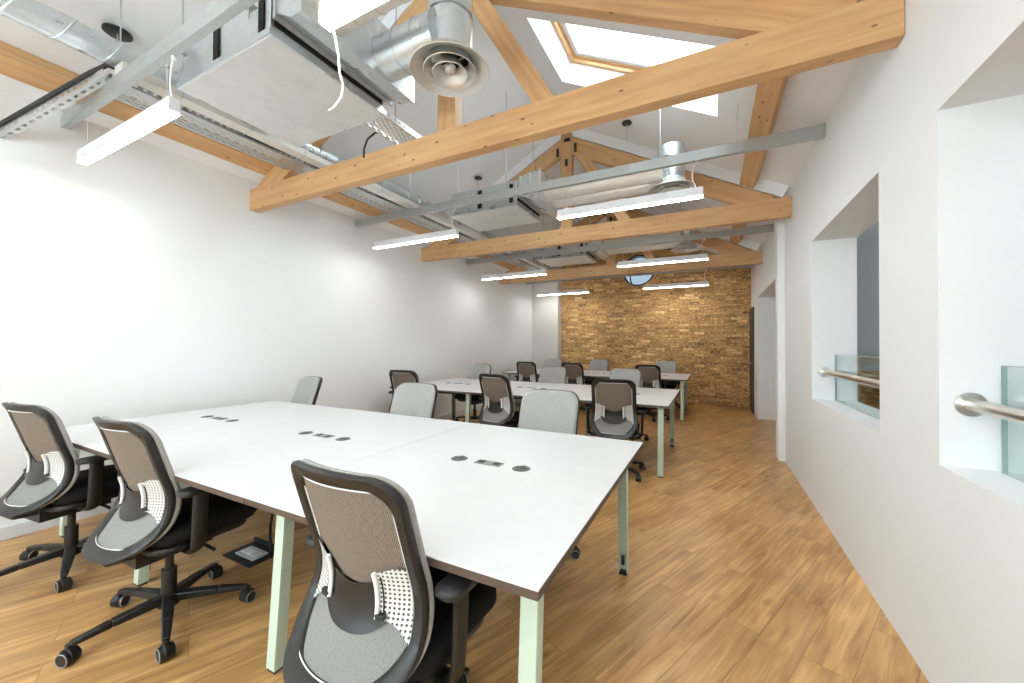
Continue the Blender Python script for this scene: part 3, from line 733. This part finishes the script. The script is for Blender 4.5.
def make_chair():
    t = empty('office_chair', (0, 0, 0), '', 'office chair', 'black and grey office chairs')
    # back frame
    mb = MB(); FI = .040
    bridge(mb, [loop(.005, -.024), loop(0, -.016), loop(0, .000), loop(.006, .006), loop(FI-.006, .006), loop(FI, -.004), loop(FI, -.014), loop(FI-.008, -.024)])
    mb.build('back_frame', DGREY, t, smooth=50)
    I = FI-.006
    lim = lambda s: vlim(s, .05, .09, I)
    vm = lambda s: .475+.06*min(1, abs(s)/.8)**2                     # lower edge of the brown mesh
    vc = lambda s: .235+.11*(abs(s)/.62)**3                           # lower edge of the dark lumbar pad
    patch(-1, 1, vm, lambda s: lim(s)[1], I, -.010, 56, 24).build('mesh_back', MESHB, t, smooth=60)
    patch(-1, 1, lambda s: lim(s)[0], lambda s: .31, I, -.008, 56, 20).build('lower_mesh', MESHG, t, smooth=60)
    def vlum(s): return vm(s)-.012 if abs(s) < .62 else vm(s)
    patch(-.72, .72, lambda s: .215+.10*(abs(s)/.72)**2.6, lambda s: vm(s)-.055+.05*abs(s), I, -.016, 30, 14).build('lumbar_pad', BLACKPL, t, smooth=60)
    patch(-.7, .7, lambda s: .42, lambda s: vm(s)+.004, I, -.007, 20, 6).build('mesh_bridge', MESHB, t, smooth=60)
    for sg in (-1, 1):
        a, b = (.50, .985) if sg > 0 else (-.985, -.50)
        wlo = lambda s: .295-.085*max(0, (abs(s)-.62)/.38)**1.8
        whi = lambda s: vm(s)+.012
        w = patch(a, b, wlo, whi, I, -.021, 18, 16, uvs=.0125).build('lumbar_wing', PERF, t, smooth=60)
        w['label'] = 'white perforated lumbar wing'
        e0 = .50*sg
        MB().tube([S3(e0, .30+(vm(.5)+.012-.30)*k/8, I, -.023) for k in range(9)], .007, 8).build('wing_rim', WHITEPL, w, smooth=50)
        MB().tube([S3(e0+.09*sg, .33+.165*k/8, I, -.0225) for k in range(9)], .0022, 6).build('slider_slot', DARK, w)
        c = S3(e0+.07*sg, .315, I, -.028); m2 = MB(); rounded_slab(m2, 0, 0, .034, .018, -.008, .008, .008, .003, 6)
        m2.xf(Matrix.Translation(c) @ Matrix.Rotation(-.2*sg, 4, 'Y')).build('slider_knob', DARK, w, smooth=40)
    pl = loop(FI+.0015, -.0165, .05, .085)
    pl = [p for p in pl]
    MB().tube(pl, .0022, 6, closed=True).build('piping', WHITEPL, t, smooth=60)
    # front pad
    mb = MB()
    L = [loop(.010, .003, .078, .115), loop(.003, .009, .078, .115), loop(.001, .016, .078, .115), loop(.004, .025, .078, .115), loop(.018, .033, .08, .11)]
    bridge(mb, L, close=False); cap_loop(mb, .018, .033, .08, .11)
    mb.build('back_pad', FABRIC, t, smooth=60)
    # spine and seat
    MB().hexa([(-.06, -.25, .38), (.06, -.25, .38), (.06, -.24, .43), (-.06, -.24, .43)], [(-.09, -.12, .375), (.09, -.12, .375), (.09, -.12, .42), (-.09, -.12, .42)]).build('back_support', BLACKPL, t, bevel=.01)
    mb = MB(); rounded_slab(mb, 0, .085, .49, .46, .425, .505, .10, .028, 8)
    mb.build('seat', SEATM, t, smooth=60)
    mb = MB(); rounded_slab(mb, 0, .06, .44, .42, .395, .43, .09, .01, 8); mb.box(-.09, .09, -.16, .14, .335, .40)
    mb.build('seat_pan', BLACKPL, t, smooth=40)
    MB().tube([(.08, .06, .37), (.2, .06, .365), (.26, .06, .36)], .008, 8).build('height_lever', BLACKPL, t, smooth=50)
    for sg in (-1, 1):
        mb = MB()
        path = [(.16*sg, -.01, .385), (.235*sg, -.01, .385), (.268*sg, -.01, .41), (.275*sg, -.01, .46), (.278*sg, -.008, .58), (.278*sg, -.005, .665)]
        secs = []
        for k, p in enumerate(path):
            q = Vector(path[min(k+1, len(path)-1)])-Vector(path[max(k-1, 0)]); q.normalize()
            nrm = Vector((0, 1, 0)).cross(q).normalized(); c = Vector(p); hy, hx = .032, .014
            secs.append([tuple(c+nrm*hx*math.cos(a)+Vector((0, 1, 0))*hy*math.sin(a)) for a in [2*PI*j/12 for j in range(12)]])
        bridge(mb, secs, close=False)
        ar = mb.build('armrest', BLACKPL, t, smooth=60)
        m2 = MB(); rounded_slab(m2, .278*sg, .02, .085, .225, .655, .685, .038, .010, 8); m2.build('arm_pad', DARK, ar, smooth=60)
    MB().cyl((0, 0, .09), (0, 0, .24), .030, n=20).cyl((0, 0, .24), (0, 0, .36), .018, n=16).cyl((0, 0, .07), (0, 0, .125), .045, .038, n=20).build('gas_column', BLACKPL, t, smooth=40)
    mb = MB()
    for k in range(5):
        a = k*2*PI/5; d = Vector((math.cos(a), math.sin(a), 0))
        mb.bar(d*.02+Vector((0, 0, .103)), d*.20+Vector((0, 0, .092)), .05, .040, .040, .030)
        mb.bar(d*.20+Vector((0, 0, .092)), d*.322+Vector((0, 0, .078)), .040, .030, .028, .022)
    mb.build('star_base', BLACKPL, t, bevel=.006)
    for k in range(5):
        a = k*2*PI/5; d = Vector((math.cos(a), math.sin(a), 0)); b = d.cross(Vector((0, 0, 1)))
        c = d*.325; c.z = .030
        # wheels turned a little from the arm direction
        ta = a+(.5, 1.9, -.7, 2.6, .2)[k]; w = Vector((math.cos(ta), math.sin(ta), 0))
        mb = MB().cyl(c-w*.026, c-w*.006, .030, n=24).cyl(c+w*.006, c+w*.026, .030, n=24).cyl(c-w*.02, c+w*.02, .009, n=10).cyl(c+Vector((0, 0, .0)), c+Vector((0, 0, .052)), .012, n=12)
        mb.cyl(c-w*.012+Vector((0, 0, .004)), c+w*.012+Vector((0, 0, .004)), .033, n=20)
        cs_ = mb.build('caster', BLACKPL, t, bevel=.003)
        m2 = MB()
        for e in (-1, 1):
            m2.tube([c+w*.0262*e+(Vector((0, 0, 1))*math.cos(q)+w.cross(Vector((0, 0, 1)))*math.sin(q))*.026 for q in [2*PI*j/24 for j in range(24)]], .0018, 6, closed=True)
        m2.build('wheel_rim', GREYRIM, cs_, smooth=60)
    return t
chair0 = make_chair()
snap()
# x, y of the base centre, facing (radians, 0 = towards +y), star base turn, label
D = math.radians
CH = [
 (-2.345, .928, D(1.8), D(-96.8), 'office chair second from left in the foreground, its whole star base visible'),
 (-3.41, .872, D(6.3), D(-97), 'leftmost foreground office chair, seen from behind beside the left wall'),
 (-.90, .922, D(-1.6), D(-60), 'largest office chair, mesh back to the camera in the bottom centre foreground'),
 (-3.67, 2.41, D(167), D(20), 'office chair across the foreground desk next to the left wall, only its back showing'),
 (-2.25, 2.42, D(180), D(50), 'pale grey office chair across the foreground desk at its middle'),
 (-1.05, 2.50, D(180), D(10), 'wide pale grey office chair back behind the right end of the foreground desk'),
 (-3.685, 4.125, D(6), D(-70), 'office chair at the left end of the middle desk, mesh back half hidden'),
 (-2.235, 4.11, D(-9.3), D(0), 'office chair with mesh back towards us at the centre of the middle desk'),
 (-.90, 4.14, D(7.3), D(-40), 'office chair with mesh back towards us at the right end of the middle desk'),
 (-3.60, 5.63, D(180), D(15), 'grey office chair behind the left part of the middle desk, near the left wall'),
 (-2.23, 5.63, D(180), D(35), 'grey office chair behind the centre of the middle desk'),
 (-1.11, 5.64, D(180), D(-20), 'grey office chair behind the right part of the middle desk'),
 (-3.42, 7.475, D(0), D(18), 'black framed office chair at the left of the far desk, mesh back towards us'),
 (-2.42, 7.475, D(0), D(48), 'black framed office chair at the centre of the far desk, back towards us'),
 (-1.01, 7.48, D(0), D(5), 'black framed office chair at the right of the far desk, back towards us'),
 (-3.55, 9.10, D(180), D(22), 'far grey office chair against the left edge of the brick wall'),
 (-2.42, 9.22, D(180), D(52), 'far grey office chair in front of the middle of the brick wall'),
 (-.90, 9.22, D(180), D(12), 'far grey office chair in front of the right part of the brick wall'),
]
for i, (x, y, rz, br_, lab) in enumerate(CH):
    c = chair0 if i == 0 else copy_tree(chair0)
    c.location = (x, y, 0); c.rotation_euler = (0, 0, rz); c['label'] = lab
    kids = [o for o in C.objects if o.parent == c]
    for o in kids:
        if o.name.split('.')[0] in BASEKIDS: o.rotation_euler = (0, 0, br_)

# ------------------------------------------------------------------ balustrades in the wall openings
for i, (a, b, lab) in enumerate(((2.63, 4.12, 'the far wall opening'), (.45, 2.05, 'the near wall opening at the right edge'))):
    t = empty('handrail', (.855, (a+b)/2, 1.12), 'satin steel handrail across '+lab, 'handrail')
    L = (b-a)/2
    MB().cyl((0, -L+.004, 0), (0, L-.004, 0), .0225, n=24).build('rail_tube', STEEL, t, smooth=40)
    for sy in (-1, 1):
        MB().cyl((0, sy*(L-.001), 0), (0, sy*(L-.009), 0), .045, n=28).build('wall_flange', STEEL, t, smooth=40, bevel=.002)
    o = MB().box(-.006, .006, -L+.035, L-.035, 0, .38).build('glass_balustrade', GLASSG); o.location = (.925, (a+b)/2, .886)
    tag(o, 'clear glass balustrade panel standing in '+lab, 'glass panel')
    MB().box(-.007, .007, L-.036, L-.033, 0, .381).box(-.007, .007, -L+.033, -L+.036, 0, .381).box(-.0065, .0065, -L+.035, L-.035, .379, .381).build('polished_edge', GEDGE, o)

# ------------------------------------------------------------------ world, camera, view
w = bpy.data.worlds.new('World'); S.world = w; w.use_nodes = True
bg = w.node_tree.nodes['Background']; bg.inputs[0].default_value = (.84, .92, 1, 1); bg.inputs[1].default_value = 6.5

vx = Vector((.889784506, .00059233, -.456380524)); vy = Vector((.45635651, -.01149513, .88972277)); vz = Vector((.00471914, .99993375, .0104985))
# each world axis in (right, up, forward) camera coordinates
vx.normalize(); vy.normalize(); vy = (vy-vx*vx.dot(vy)).normalized(); vz = -(vx.cross(vy))
if vz.y < 0: vz = -vz
R_ = Vector((vx.x, vy.x, vz.x)); U_ = Vector((vx.y, vy.y, vz.y)); F_ = Vector((vx.z, vy.z, vz.z))
cam = bpy.data.cameras.new('Camera'); co = bpy.data.objects.new('Camera', cam); C.objects.link(co)
M = Matrix((R_, U_, -F_)).transposed().to_4x4(); M.translation = (0, 0, 1.33)
co.matrix_world = M
cam.sensor_width = 36; cam.lens = 387/1024*36; cam.clip_start = .02; cam.clip_end = 100
S.camera = co
S.view_settings.view_transform = 'Standard'; S.view_settings.look = 'None'; S.view_settings.gamma = 1
S.view_settings.use_curve_mapping = False
S.view_settings.exposure = 1.05
S.cycles.max_bounces = 10; S.cycles.diffuse_bounces = 6; S.cycles.transparent_max_bounces = 12
S.cycles.sample_clamp_indirect = 8
